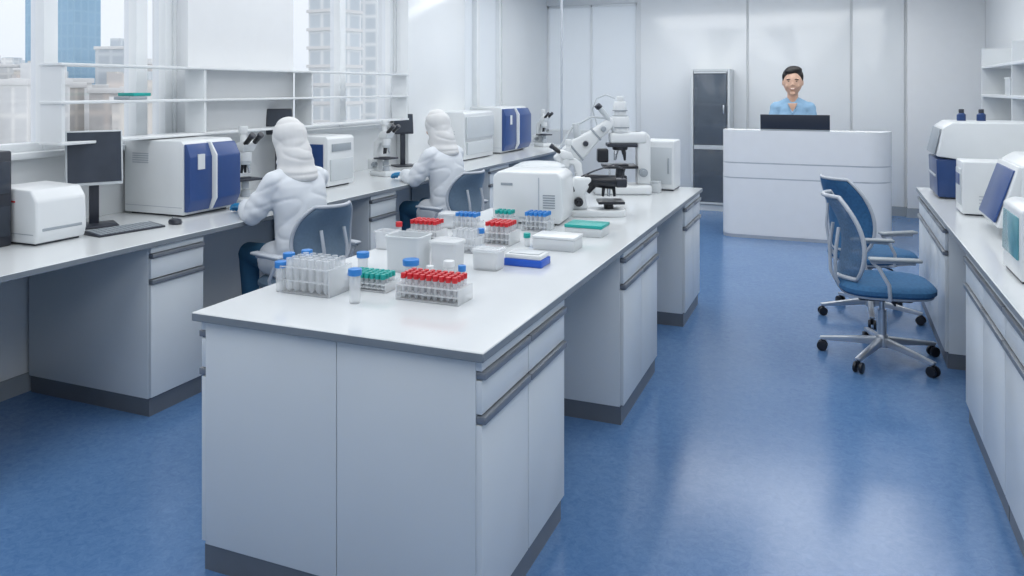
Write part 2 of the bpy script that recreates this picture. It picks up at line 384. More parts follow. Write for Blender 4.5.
for z0,z1 in ((0,.035),(.663,.676),(.832,.845)):
    b=BM(); ring_panel(b,-1.187,.567,9.153,9.95,.14,.28,.03,z0,z1); obj('metal_band',b,'deskband',t,True)
b=BM(); prism(b,outline(-1.19,.57,9.15,9.46,.14,.28),1.187,1.207,'Z'); obj('counter_top',b,'desk',t,True)
b=BM(); box(b,-1.13,.50,9.47,9.68,.98,1.0,.003); obj('inner_worktop',b,'offw',t,True)
def laptop(loc,rot,w,d,h,label):
    t=thing('laptop',label,'laptop',loc,rot)
    b=BM(); box(b,-d/2,d/2,-w/2,w/2,0,.018,.004); obj('keyboard_base',b,'grey',t)
    b=BM(); box(b,-d/2+.03,d/2-.05,-w/2+.03,w/2-.03,.018,.021); obj('keys',b,'dark',t)
    R=Matrix.Translation((d/2-.004,0,.016))@Matrix.Rotation(math.radians(8),4,'Y')
    b=BM(); box(b,-.006,.006,-w/2,w/2,0,h,.004,rot=R); l=obj('lid',b,'dark',t)
    b=BM(); box(b,-.008,-.0062,-w/2+.015,w/2-.015,.012,h-.012,rot=R); obj('screen',b,'screen',l)
    return t
laptop((-.41,9.28,1.207),-PI/2,.72,.22,.165,'wide black laptop open on the reception desk, seen from behind')
# ---------------- chairs ----------------
def chair(label,loc,rot,Hs=.47,fab='fabric',arms=True,ring=False,scale=1.0,bw=.23,bh=.50,lean=.11,back=None,fr=.011):
    t=thing('office_chair',label,'chair',loc,rot,scale=scale)
    b=BM(); cyl(b,(0,0,.07),(0,0,.14),.042,.032,n=20,r=.006); obj('hub',b,'chairmetal',t)
    for k in range(5):
        a=2*PI*k/5+.35; c,s=math.cos(a),math.sin(a)
        b=BM(); R=Matrix.Rotation(a,4,'Z')
        tt=bmesh.new(); prism(tt,[(.02,.08),(.32,.062),(.33,.080),(.03,.125)],-.016,.016,'Y',.006); bmesh.ops.transform(tt,matrix=R,verts=tt.verts[:]); merge(b,tt); obj('leg',b,'chairmetal',t)
        b=BM(); px,py=.315*c,.315*s; tx,ty=-s,c
        for q in (-1,1): cyl(b,(px+tx*.008*q,py+ty*.008*q,.029),(px+tx*.024*q,py+ty*.024*q,.029),.029,n=20,r=.004)
        cyl(b,(px,py,.029),(px,py,.07),.009,n=10); obj('caster',b,'black',t)
    b=BM(); cyl(b,(0,0,.13),(0,0,Hs*.65),.024,n=18); cyl(b,(0,0,Hs*.6),(0,0,Hs-.07),.015,n=18); obj('gas_column',b,'chairmetal',t)
    b=BM(); box(b,-.14,.14,-.10,.10,Hs-.085,Hs-.05,.01); cyl(b,(.02,-.1,Hs-.07),(.02,-.2,Hs-.075),.006); obj('tilt_mechanism',b,'dark',t)
    b=BM(); sloft(b,[(.01,0,Hs-.055,.20,.19),(.01,0,Hs-.045,.235,.225),(.01,0,Hs-.035,.24,.23)],40,.6); obj('seat_pan',b,'chairgrey',t)
    b=BM(); sloft(b,[(.01,0,Hs-.035,.235,.225),(.01,0,Hs-.02,.25,.24),(.01,0,Hs,.25,.24),(.01,0,Hs+.018,.235,.225),(.01,0,Hs+.026,.20,.19),(.01,0,Hs+.024,.1,.1)],40,.6); obj('seat',b,fab,t)
    zb=.05 if bh>.4 else .12
    def fn(u,v,ex=1.0):
        w=bw*(.86+.22*math.sin(PI*min(1,v*.95+.1)))*(1-.25*abs(2*v-1)**6)*ex
        z=Hs+zb+bh*v; x=-.235-lean*v+.075*math.sin(PI*v*.9)+.085*u*u*(1-.3*v)
        return (x,u*w,z)
    b=BM(); shell(b,fn,14,18,(-.020 if not back else -.006,0,0)); obj('backrest',b,back or fab,t,angle=60)
    per=[(-1+2*i/12,0) for i in range(12)]+[(1,j/18) for j in range(18)]+[(1-2*i/12,1) for i in range(12)]+[(-1,1-j/18) for j in range(18)]
    b=BM(); tube(b,[Vector(fn(u,v,1.04))+Vector((-.010,0,(v-.5)*.02)) for u,v in per],fr,10,True)
    q_=.42
    for q in (-1,1): tube(b,[Vector(fn(q*q_,.62))+Vector((-.04,0,0)),Vector(fn(q*q_,.3))+Vector((-.07,0,0)),(-.26,q*.07,Hs+.04),(-.22,q*.05,Hs-.04),(-.1,q*.03,Hs-.06)],.010,10)
    obj('back_frame',b,'chairgrey',t)
    if arms:
        for q in (-1,1):
            b=BM(); tube(b,[(-.02,q*.2,Hs-.05),(-.02,q*.27,Hs-.03),(-.03,q*.29,Hs+.05),(-.08,q*.285,Hs+.14),(-.12,q*.28,Hs+.17),(.0,q*.28,Hs+.175),(.10,q*.28,Hs+.17)],.010,10); a=obj('armrest',b,'chairgrey',t)
            b=BM(); box(b,-.13,.13,q*.28-.028,q*.28+.028,Hs+.178,Hs+.195,.008,3); obj('arm_pad',b,'chairgrey' if fab=='slate' else 'grey',a)
    if ring:
        b=BM(); tube(b,[(.21*math.cos(2*PI*k/28),.21*math.sin(2*PI*k/28),.19) for k in range(28)],.012,8,True)
        for k in range(3): tube(b,[(.02*math.cos(k*2.09),.02*math.sin(k*2.09),.19),(.2*math.cos(k*2.09),.2*math.sin(k*2.09),.19)],.008,8)
        obj('foot_ring',b,'chrome',t)
    return t
chair('blue-seated office chair with pale mesh back, nearest the camera in the right aisle',(.27,5.38,0),math.radians(10),Hs=.43,scale=1.1,bh=.43,bw=.20,back='mesh',fr=.012,lean=.09)
chair('blue office chair with solid blue back behind the nearer one in the right aisle',(.24,6.36,0),math.radians(34),Hs=.43,scale=1.08,bh=.46,bw=.22)
# ---------------- people ----------------
def hand(bm,w,fw,up,side,inf=0.0,s=1.0,curl=.5):
    w=Vector(w); fw=Vector(fw).normalized(); up=Vector(up); up=(up-fw*up.dot(fw)).normalized(); sd=up.cross(fw)*side
    def P(a,b_,c): return w+(fw*a+sd*b_+up*c)*s
    for o_ in (-.027,-.010,.008,.025): tc(bm,P(.0,o_*.55,0),P(.085-abs(o_)*.2,o_,0),(.015+inf)*s,(.0125+inf)*s,10)
    for o_,L in ((.027,.068),(.009,.078),(-.010,.072),(-.028,.056)):
        k=P(.083,o_,0); a0=.25*curl; a1=.9*curl+.1; a2=1.5*curl+.2
        q1=k+(fw*math.cos(a0)-up*math.sin(a0))*L*.45*s+sd*o_*.15*s; q2=q1+(fw*math.cos(a1)-up*math.sin(a1))*L*.32*s; q3=q2+(fw*math.cos(a2)-up*math.sin(a2))*L*.25*s
        r=(.0085+inf)*s
        tc(bm,k,q1,r*1.08,r,10); tc(bm,q1,q2,r,r*.92,10); tc(bm,q2,q3,r*.92,r*.8,10)
    a=P(.02,.025,-.004); b_=P(.052,.052,-.014); c=P(.078,.058,-.026)
    tc(bm,a,b_,(.014+inf)*s,(.0105+inf)*s,10); tc(bm,b_,c,(.0105+inf)*s,(.0085+inf)*s,10)
def head(bm,hc,s,pitch):
    R=Matrix.Translation(Vector(hc))@Matrix.Rotation(pitch,4,'Y')@Matrix.Scale(s,4)
    t=bmesh.new(); bmesh.ops.create_uvsphere(t,u_segments=36,v_segments=28,radius=1)
    for v in t.verts:
        x,y,z=v.co
        X=.095*x;Y=.077*y;Z=.115*z
        if z<0:
            k=(-z); Y*=1-.24*k**1.6; X=X*(1-.12*k) + (.012*k)
            if x<0: X*=1-.35*k
        if x>0: X*=1-.10*abs(y)**2
        for q in (-1,1):
            dd=((Y-q*.031)**2+(Z-.004)**2)
            if x>0: X-=.004*math.exp(-dd/.00028)
        v.co=(X,Y,Z)
    def T(b2): bmesh.ops.transform(b2,matrix=R,verts=b2.verts[:]); merge(bm,b2)
    T(t)
    t=bmesh.new(); tc(t,(.086,0,.008),(.096,0,-.020),.0065,.008,12)
    for q in (-1,1):
        ell(t,(.090,q*.009,-.024),(.008,.007,.006)); ell(t,(-.004,q*.078,-.004),(.015,.007,.026)); ell(t,(.062,q*.034,-.032),(.02,.022,.022))
        ell(t,(.077,q*.028,.024),(.007,.022,.007))
    ell(t,(.072,0,-.094),(.018,.024,.014)); ell(t,(.081,0,-.056),(.009,.024,.010))
    T(t)
    return R
def seated(label,loc,rot,lean,coat,hcx,pitch,hs,arms,cuff,kind,vox,scale=1.0,hz=1.385):
    t=thing('person',label,'person',loc,rot,scale=scale)
    L=lean; lab=(kind=='lab'); sy=.164 if lab else .145
    SH=[(.85*L,q*sy,1.128) for q in (1,-1)]
    def torso(b,i):
        ell(b,(0,0,.685),(.125+i,.165+i,.105+i)); ell(b,(.25*L,0,.84),(.095+i,.13+i,.16+i)); ell(b,(.55*L,0,1.01),(.105+i,.15+i,.15+i))
        tc(b,SH[0],SH[1],.050+i,.050+i); ell(b,(.85*L,0,1.10),(.085+i,.135+i,.09+i))
        for q in (1,-1): tc(b,(.93*L,q*.03,1.19),SH[0 if q>0 else 1],.035+i,.040+i)
    def legs(b,i,upto=1.0):
        for q in (1,-1):
            h=Vector((.03,q*.09,.66)); k=Vector((.40,q*.11,.665)); a=Vector((.38,q*.11,.275))
            if upto<1: tc(b,h,h.lerp(k,upto),.085+i,.085+i); continue
            tc(b,h,k,.082+i,.058+i); tc(b,k,a,.055+i,.036+i)
    b=BM(); torso(b,0); legs(b,0); tc(b,(.95*L,0,1.15),(hcx-.02,0,hz-.06),.052,.049)
    for q in (1,-1):
        tc(b,(.38,q*.11,.275),(.46,q*.11,.235),.033,.028); tc(b,(.46,q*.11,.235),(.54,q*.11,.225),.028,.02)
    for s_,(e,w,hd) in zip((1,-1),arms):
        S=SH[0 if s_>0 else 1]
        tc(b,S,e,.048,.038); tc(b,e,w,.038,.026); hand(b,w,Vector(hd),(0,0,1),-s_)
    R=head(b,(hcx,0,hz),hs,pitch)
    blob('body',b,'skin',t,vox,2)
    b=BM(); legs(b,.010); ell(b,(0,0,.675),(.133,.172,.10)); blob('trousers',b,'trouser',t,.012,2,wr=.003)
    for q in (1,-1):
        b=BM(); tc(b,(.36,q*.11,.24),(.50,q*.11,.235),.042,.036); tc(b,(.50,q*.11,.235),(.56,q*.11,.228),.036,.026); blob('shoe',b,'shoe',t,.008,2)
    b=BM()
    if lab:
        sloft(b,[(-.01,0,.578,.172,.205),(-.005,0,.66,.162,.192),(.2*L,0,.80,.140,.168),(.4*L,0,.92,.134,.166),(.65*L-.005,0,1.03,.132,.176),(.8*L-.01,0,1.10,.122,.182),(.9*L-.01,0,1.155,.100,.160),(.95*L,0,1.19,.08,.11),(.98*L,0,1.22,.06,.07)],40,.95)
        legs(b,.022,.36)
        for q in (1,-1): tc(b,(.9*L,q*.05,1.17),(.85*L,q*sy,1.135),.050,.060)
    else:
        torso(b,.016)
    for s_,(e,w,hd) in zip((1,-1),arms):
        S=Vector(SH[0 if s_>0 else 1]); e=Vector(e); w=Vector(w)
        if cuff>=1:
            tc(b,S,e,.066,.062); tc(b,e,e.lerp(w,.88),.062,.048)
            tc(b,S+Vector((-.01,-s_*.03,-.08)),S.lerp(e,.55)+Vector((-.01,-s_*.03,0)),.065,.05)
            # gathered cloth rings on the sleeve
            for f_ in (.55,.8): 
                p=S.lerp(e,f_); tc(b,p+Vector((.01,0,.004)),p-Vector((.01,0,.004)),.068,.068)
            for f_ in (.18,.42,.66):
                p=e.lerp(w,f_); tc(b,p,p+Vector((.006,0,0)),.0665-.016*f_,.0665-.016*f_)
        else: tc(b,S,S.lerp(e,.60),.060,.058)
    blob('coat' if lab else 'shirt',b,coat,t,.009,7 if lab else 5,wr=.0062 if lab else .0022,wf=(4.5,4.5,10) if lab else (9,9,9))
    if lab:
        for s_,(e,w,hd) in zip((1,-1),arms):
            b=BM(); e=Vector(e); w_=Vector(w); hand(b,w_,Vector(hd),(0,0,1),-s_,inf=.0022); tc(b,e.lerp(w_,.80),w_,.038,.030); blob('glove',b,'glove',t,.005,1)
        b=BM(); 
        def T(fn_):
            q=bmesh.new(); fn_(q); bmesh.ops.transform(q,matrix=R,verts=q.verts[:]); merge(b,q)
        T(lambda q:(ell(q,(-.022,0,.022),(.114,.102,.126)),ell(q,(-.030,0,-.04),(.108,.100,.11)),ell(q,(.018,0,-.115),(.086,.080,.05))))
        sloft(b,[(.85*L-.03,0,1.12,.100,.105),(.85*L-.02,0,1.15,.116,.126),(.88*L-.01,0,1.185,.118,.128),(.9*L,0,1.215,.108,.112),(hcx-.07,0,1.26,.108,.108),(hcx-.045,0,1.32,.110,.103)],36)
        blob('head_scarf',b,'scarf',t,.008,8,wr=.006,wf=(3.5,3.5,12))
        b=BM(); tube(b,[(.25*L-.137+.05*abs(u)**2,u*.09,.885) for u in [-1+.1*j for j in range(21)]],.009,8); obj('coat_belt',b,'coat',t)
    else:
        b=BM()
        def T(fn_):
            q=bmesh.new(); fn_(q); bmesh.ops.transform(q,matrix=R,verts=q.verts[:]); merge(b,q)
        def hairfn(q):
            ell(q,(-.022,0,.044),(.096,.085,.092)); ell(q,(-.045,0,.0),(.058,.077,.078))
            ell(q,(.012,.008,.098),(.070,.066,.038)); ell(q,(.045,-.014,.088),(.040,.050,.028))
            for s2 in (1,-1):
                tc(q,(.032,s2*.071,.060),(.012,s2*.075,.012),.013,.006,10)
        T(hairfn)
        blob('hair',b,'hair',t,.006,2)
        def hp(name,fn_,m,par=t):
            q=bmesh.new(); fn_(q); bmesh.ops.transform(q,matrix=R,verts=q.verts[:]); return obj(name,q,m,par)
        for q_ in (1,-1):
            e_=hp('eye',lambda q:ell(q,(.0770,q_*.029,.005),(.0070,.0100,.0032)),'eye')
            hp('iris',lambda q:ell(q,(.0830,q_*.029,.005),(.0025,.0062,.0040)),'iris',e_)
            hp('eyebrow',lambda q:tube(q,[(.086,q_*.013,.020),(.088,q_*.029,.024),(.077,q_*.046,.019)],.0032,8),'hair')
        hp('lips',lambda q:tube(q,[(.078,-.024,-.051),(.088,-.012,-.057),(.091,0,-.059),(.088,.012,-.057),(.078,.024,-.051)],.0042,8),'lip')
        hp('teeth',lambda q:tube(q,[(.084,-.015,-.053),(.092,-.007,-.0558),(.092,.007,-.0558),(.084,.015,-.053)],.0027,8),'teeth')
        b=BM()
        for s2 in (1,-1): tube(b,[(-.070,0,1.215),(-.050,s2*.042,1.215),(-.005,s2*.062,1.205),(.050,s2*.052,1.175),(.090,s2*.028,1.13),(.110,0,1.085)],.009,8)
        obj('collar',b,coat,t)
        b=BM(); prism(b,[(-.044,1.18),(.044,1.18),(0,1.095)],.055,.1075,'X',.003); obj('neck_opening',b,'skin',t)
    return t
arm1=[((.19,.235,.93),(.42,.13,.960),(.9,-.15,-.10)),((.22,-.225,.95),(.46,-.10,.960),(.95,.1,-.08))]
RA=math.radians(165)
seated('nearer seated person in white coat and white head scarf with blue gloves',(-2.92,3.86,0),RA,.10,'coat',.165,math.radians(16),1.0,arm1,1,'lab',.006,hz=1.355)
chair('grey-blue chair under the nearer seated person in a white coat',(-2.90,3.855,0),RA,Hs=.545,fab='slate',ring=True,bw=.19,bh=.33,lean=.06)
seated('farther seated person in white coat and white head scarf at the far microscope',(-2.92,5.78,0),RA,.10,'coat',.165,math.radians(14),1.0,arm1,1,'lab',.007,hz=1.355)
chair('grey-blue chair under the farther seated person in a white coat',(-2.90,5.775,0),RA,Hs=.545,fab='slate',ring=True,bw=.19,bh=.33,lean=.06)
armr=[((.05,.200,.90),(.27,.15,.818),(.9,-.3,0)),((.05,-.200,.90),(.27,-.15,.818),(.9,.3,0))]
seated('smiling person with short black hair and light blue shirt behind the reception desk',(-.47,10.05,0),-PI/2+.03,.0,'scrub',.03,0,1.14,armr,.5,'rec',.005,scale=1.27,hz=1.378)
chair('grey swivel chair behind the reception desk',(-.47,10.07,0),-PI/2,Hs=.545,fab='slate',arms=False,ring=True,scale=1.27,bw=.18,bh=.3)
# ---------------- microscopes ----------------
def microscope(label,loc,rot,scale=1.0,body='white',eye='black'):
    t=thing('microscope',label,'microscope',loc,rot,scale=scale)
    b=BM(); prism(b,[(-.12,-.08),(.12,-.10),(.13,-.04),(.13,.04),(.12,.10),(-.12,.08)],0,.045,'Z',.008); obj('base',b,body,t)
    b=BM(); prism(b,[(-.12,.04),(-.05,.04),(-.055,.12),(-.07,.22),(-.04,.30),(.04,.315),(.04,.355),(-.06,.355),(-.115,.31),(-.125,.2)],-.032,.032,'Y',.01); obj('arm',b,body,t)
    b=BM(); box(b,-.06,.10,-.085,.085,.155,.170,.004); box(b,-.02,.05,-.05,.03,.170,.176,.002); obj('stage',b,'dark',t)
    b=BM(); cyl(b,(.025,0,.045),(.025,0,.09),.035,.028,r=.004); cyl(b,(.025,0,.10),(.025,0,.155),.024,r=.003); obj('condenser',b,'lgrey',t)
    b=BM(); cyl(b,(.025,0,.262),(.025,0,.285),.035,.04,r=.003); obj('nosepiece',b,'offw',t)
    for k in range(3):
        a=2*PI*k/3+.5; b=BM(); cyl(b,(.025+.02*math.cos(a),.02*math.sin(a),.265),(.025+.03*math.cos(a),.03*math.sin(a),.205),.012,.008,n=14); obj('objective',b,'black' if k else 'chrome',t)
    b=BM(); cyl(b,(.025,0,.285),(.025,0,.35),.042,r=.004); prism(b,[(-.05,.35),(.06,.35),(.10,.40),(.07,.43),(-.02,.41)],-.045,.045,'Y',.01); obj('head',b,body,t)
    for q in (-1,1):
        b=BM(); cyl(b,(.075,q*.032,.405),(.14,q*.032,.455),.017,r=.002,n=16); e=obj('eyepiece',b,eye,t)
        b=BM(); cyl(b,(.138,q*.032,.4535),(.160,q*.032,.470),.021,n=16,r=.003); obj('eyecup',b,'dark',e)
        b=BM(); cyl(b,(-.085,q*.028,.10),(-.085,q*.065,.10),.026,r=.004); cyl(b,(-.085,q*.06,.10),(-.085,q*.08,.10),.015); obj('focus_knob',b,'grey',t)
    b=BM(); box(b,-.20,-.125,-.035,.035,.05,.15,.01,3); obj('lamp_house',b,body,t)
    b=BM(); cyl(b,(.0,0,.41),(.0,0,.47),.022,r=.003); cyl(b,(.0,0,.47),(.0,0,.52),.030,r=.004); obj('camera_port',b,body,t)
    return t
microscope('white microscope with black eyepieces in front of the nearer seated person',(-3.72,4.24,.9),math.radians(-15))
microscope('white microscope in front of the farther seated person',(-3.72,6.05,.9),math.radians(-15),.95)
microscope('small white microscope at the far end of the window bench',(-3.62,9.90,.9),math.radians(-30),.95)
microscope('white upright microscope behind the low one on the island bench, below the slanted arm',(-1.74,5.28,.9),math.radians(200),.8)
# compact microscope on the island
x,y=at(594,215)
t=thing('microscope','low white microscope with black twin eyepieces beside the rounded white box instrument','microscope',(x,y,.9),math.radians(22))
b=BM(); prism(b,[(-.14,-.09),(.17,-.09),(.19,-.05),(.19,.05),(.17,.09),(-.14,.09)],0,.04,'Z',.008); obj('base',b,'white',t)
b=BM(); prism(b,[(-.16,.04),(-.04,.04),(-.06,.13),(-.02,.20),(-.02,.235),(-.12,.235),(-.17,.17)],-.05,.05,'Y',.015,3); obj('arm',b,'white',t)
b=BM(); box(b,.02,.18,-.08,.08,.075,.092,.004); cyl(b,(.09,0,.04),(.09,0,.075),.03); obj('stage',b,'black',t)
b=BM(); cyl(b,(-.06,0,.215),(.13,0,.200),.036,.045,r=.005); cyl(b,(-.05,0,.15),(.0,0,.2),.03,r=.004); obj('head',b,'black',t)
for q in (-1,1):
    b=BM(); cyl(b,(-.02,q*.03,.20),(-.13,q*.03,.165),.02,r=.003); cyl(b,(-.125,q*.03,.167),(-.15,q*.03,.158),.026,r=.003); obj('eyepiece',b,'black',t)
    b=BM(); cyl(b,(-.10,q*.05,.09),(-.10,q*.085,.09),.028,r=.004); cyl(b,(-.10,q*.085,.09),(-.10,q*.10,.09),.016,r=.003); obj('focus_knob',b,'black',t)
for k,a in enumerate((-.03,.0,.03)):
    b=BM(); cyl(b,(.09+a,0,.175),(.09+a*1.2,0,.115),.012,.008,n=12); obj('objective',b,'black' if k!=1 else 'chrome',t)
b=BM(); box(b,.13,.20,-.03,.03,.17,.225,.01); obj('camera_head',b,'dark',t)
b=BM(); tube(b,[(.17,0,.22),(.19,0,.28),(.12,0,.31),(.0,0,.27),(-.08,0,.235)],.005,8); obj('cable',b,'dark',t)
# large microscope on island
x,y=at(620,193)
t=thing('microscope','tall white research microscope with slanted arm and black lenses at far end of island bench','microscope',(x,y,.9),math.radians(22))
b=BM(); box(b,-.20,.22,-.12,.12,0,.07,.02,3); obj('base',b,'white',t)
b=BM(); prism(b,[(.12,.07),(.22,.07),(.22,.42),(.18,.46),(.12,.44)],-.055,.055,'Y',.015,3); obj('column',b,'white',t)
b=BM(); box(b,-.13,.12,-.11,.11,.19,.21,.005); box(b,-.05,.05,-.1,-.0,.21,.222,.002); obj('stage',b,'black',t)
b=BM(); cyl(b,(-.0,0,.07),(-.0,0,.13),.055,.05,r=.006); cyl(b,(0,0,.13),(0,0,.19),.035,.030,r=.004); obj('condenser',b,'dark',t)
b=BM(); cyl(b,(.0,0,.32),(.0,0,.37),.055,.062,r=.006); obj('nosepiece',b,'black',t)
for k in range(4):
    a=2*PI*k/4+.6; b=BM(); cyl(b,(.034*math.cos(a),.034*math.sin(a),.325),(.046*math.cos(a),.046*math.sin(a),.29),.016,.014,n=14); cyl(b,(.046*math.cos(a),.046*math.sin(a),.292),(.052*math.cos(a),.052*math.sin(a),.245),.012,.007,n=14); obj('objective',b,'black' if k%2 else 'chrome',t)
b=BM(); box(b,-.08,.19,-.065,.065,.37,.45,.02,3); obj('head',b,'white',t)
b=BM(); cyl(b,(.0,0,.45),(.0,0,.49),.062,r=.006,n=28); cyl(b,(.0,0,.49),(.0,0,.57),.072,.066,r=.008,n=28); cyl(b,(.0,0,.57),(.0,0,.61),.046,r=.004,n=28); cyl(b,(.0,0,.61),(.0,0,.68),.054,.044,r=.006,n=28); cyl(b,(.0,0,.68),(.0,0,.72),.026,r=.004,n=20); obj('lamp_housing',b,'white',t)
for z in (.485,.57,.61):
    b=BM(); cyl(b,(.0,0,z),(.0,0,z+.006),.068 if z<.55 else .056,n=28); obj('ring_band',b,'grey',t)
R=Matrix.Translation((-.26,0,.37))@Matrix.Rotation(math.radians(50),4,'Y')
b=BM(); prism(b,[(-.075,-.25),(.05,-.25),(.075,-.05),(.045,.10),(.04,.27),(-.03,.27),(-.045,.10),(-.08,-.05)],-.05,.05,'Y',.018,3); bmesh.ops.transform(b,matrix=R,verts=b.verts[:]); obj('slanted_arm',b,'white',t)
for k,(a0,a1,w_) in enumerate(((-.10,-.085,.083),(.095,.11,.053))):
    b=BM(); box(b,-w_,w_,-.056,.056,a0,a1,.004,2,rot=R); obj('arm_band',b,'grey',t)
for (a0,zz) in ((-.16,.05),(.17,.05),(.0,.05)):
    b=BM(); cyl(b,R@Vector((0,-zz,a0)),R@Vector((0,-zz-.03,a0)),.022,.018,r=.004); obj('knob',b,'grey' if a0 else 'dark',t)
b=BM(); tube(b,[R@Vector((-.04,0,.24)),R@Vector((-.12,0,.16)),R@Vector((-.15,0,0)),R@Vector((-.09,0,-.18))],.008,8); obj('cable',b,'offw',t)
b=BM(); cyl(b,R@Vector((-.06,.0,-.02)),R@Vector((-.16,0,.04)),.028,.024,r=.004); obj('side_port',b,'offw',t)
b=BM(); box(b,-.52,-.26,-.09,.09,0,.10,.025,3); obj('controller_block',b,'white',t)
b=BM(); cyl(b,(-.42,0,.10),(-.42,0,.19),.055,.045,r=.008); cyl(b,(-.31,0,.10),(-.31,0,.15),.03,r=.005); obj('motor_housing',b,'offw',t)
for q in (-1,1):
    b=BM(); tube(b,[(-.04,q*.03,.46),(-.07,q*.033,.52),(-.11,q*.035,.58),(-.155,q*.036,.635)],.017,12); e=obj('eyepiece',b,'offw',t)
    b=BM(); cyl(b,(-.150,q*.036,.63),(-.172,q*.036,.655),.022,n=14,r=.003); obj('eyecup',b,'dark',e)
    b=BM(); cyl(b,(.16,q*.055,.16),(.16,q*.10,.16),.032,r=.004); cyl(b,(.16,q*.10,.16),(.16,q*.12,.16),.02,r=.004); obj('focus_knob',b,'grey',t)
b=BM(); box(b,-.17,-.09,-.05,.05,.23,.33,.012,3); obj('camera_head',b,'black',t)
b=BM(); box(b,-.10,.12,-.07,.07,.345,.372,.006); obj('filter_slider',b,'dark',t)
b=BM(); tube(b,[(-.15,.05,.45),(-.20,.05,.62),(-.17,.05,.70),(-.10,.05,.73),(-.03,.03,.70)],.005,8); obj('lamp_cable',b,'offw',t)
b=BM(); box(b,-.10,-.085,-.135,-.115,.06,.19,.003); obj('stage_drive',b,'chrome',t)
# ---------------- instruments ----------------
def vents(b,x0,x1,y,z0,z1,n):
    for i in range(n):
        z=z0+(z1-z0)*i/(n-1); box(b,x0,x1,y-.002,y+.002,z-.003,z+.003)
x,y=at(528,224)
t=thing('lab_instrument','white box instrument on island bench left of the low black-headed microscope','instrument',(x,y+.13,.9),math.radians(6))
b=BM(); prism(b,[(-.22,.01),(.18,.01),(.20,.08),(.19,.27),(.16,.30),(-.19,.30),(-.22,.27)],-.15,.15,'Y',.012,3); obj('housing',b,'white',t)
b=BM(); box(b,-.20,.05,-.1535,-.15,.035,.045); box(b,.052,.058,-.1535,-.15,.035,.27); obj('panel_seam',b,'lgrey',t)
b=BM(); vents(b,.08,.15,-.151,.10,.17,6); obj('vent',b,'grey',t)
b=BM(); box(b,-.17,-.10,-.1525,-.15,.22,.235,.001); obj('name_plate',b,'grey',t)
b=BM(); box(b,-.19,.15,-.12,.12,0,.012); obj('feet',b,'dark',t)
t=thing('centrifuge','domed white centrifuge behind the white box instrument on the island bench','centrifuge',(-1.82,4.90,.9))
b=BM(); sloft(b,[(0,0,0,.17,.18),(0,0,.02,.19,.20),(0,0,.20,.19,.20),(0,0,.22,.18,.19)],36,.6); obj('housing',b,'white',t)
b=BM(); sloft(b,[(0,0,.222,.175,.185),(0,0,.26,.165,.175),(0,0,.285,.12,.13),(0,0,.293,.05,.05)],36,.75); obj('lid',b,'offw',t)
b=BM(); box(b,.185,.195,-.12,.12,.05,.15,.003); obj('control_panel',b,'grey',t)
t=thing('incubator','plain white upright box instrument behind the tall microscope at end of island bench','instrument',(-1.24,6.075,.9))
b=BM(); box(b,-.12,.12,-.13,.13,.01,.38,.015,3); obj('housing',b,'white',t)
b=BM(); box(b,-.10,.10,-.137,-.13,.05,.33,.006); d=obj('door',b,'offw',t)
b=BM(); box(b,.07,.082,-.149,-.137,.13,.25,.004); obj('handle',b,'grey',d)
b=BM(); box(b,-.11,.11,-.12,.12,0,.01); obj('feet',b,'dark',t)
# window bench
t=thing('computer_tower','black equipment case at left edge of window bench','case',(-3.93,2.56,.9))
b=BM(); box(b,-.16,.16,-.10,.095,.0,.47,.01); obj('case',b,'dark',t)
b=BM(); box(b,.16,.166,-.08,.08,.26,.42,.003); box(b,.16,.166,-.08,.08,.05,.20,.003); obj('front_bay',b,'screen',t)
t=thing('label_printer','white box device with rounded top beside the black case on the window bench','device',(-3.80,2.83,.9))
b=BM(); prism(b,[(-.17,.01),(.17,.01),(.185,.06),(.18,.22),(.14,.275),(-.12,.285),(-.17,.25)],-.16,.12,'Y',.012,3); obj('housing',b,'white',t)
b=BM(); box(b,.178,.187,-.13,.09,.07,.085,.003); obj('paper_slot',b,'grey',t)
b=BM(); box(b,-.02,.03,-.162,-.158,.21,.218); obj('logo',b,'red',t)
b=BM(); box(b,-.15,.16,-.1625,-.159,.055,.058); obj('seam',b,'grey',t)
b=BM(); box(b,-.15,.15,-.14,.10,0,.01); obj('feet',b,'dark',t)
def monitor(label,loc,rot,w,h,z0,back='dark',bez='offw',tilt=6,bz=.009):
    t=thing('monitor',label,'monitor',loc,rot)
    b=BM(); box(b,-.09,.10,-.11,.11,0,.014,.005); obj('stand_base',b,back,t)
    b=BM(); box(b,-.05,-.025,-.025,.025,.012,z0+h*.4,.004); obj('stand_neck',b,back,t)
    R=Matrix.Translation((-.005,0,z0))@Matrix.Rotation(math.radians(-tilt),4,'Y')
    b=BM(); box(b,-.02,.012,-w/2,w/2,0,h,.006,rot=R); hs=obj('housing',b,bez,t)
    b=BM(); box(b,.0122,.0135,-w/2+bz,w/2-bz,bz+.008,h-bz,rot=R); obj('screen',b,'screen',hs)
    b=BM(); box(b,-.04,-.02,-w*.3,w*.3,h*.2,h*.8,.01,rot=R); obj('back_cover',b,back,hs)
    return t
monitor('computer monitor with blank dark screen and pale bezel above the keyboard on the window bench',(-3.86,3.20,.9),math.radians(-32),.29,.31,.23,bez='offw')
monitor('small black monitor behind the nearer microscope, under the window shelf',(-3.98,4.94,.9),math.radians(-40),.20,.20,.42,bez='dark')
monitor('small black monitor behind the farther microscope on the window bench',(-3.98,6.84,.9),math.radians(-40),.20,.20,.32,bez='dark')
t=thing('keyboard','black keyboard on the window bench in front of the monitor','keyboard',(-3.58,3.16,.9),math.radians(-10))
b=BM(); prism(b,[(-.075,0),(.075,0),(.075,.010),(-.075,.022)],-.19,.19,'Y',.003); obj('case',b,'dark',t)
b=BM()
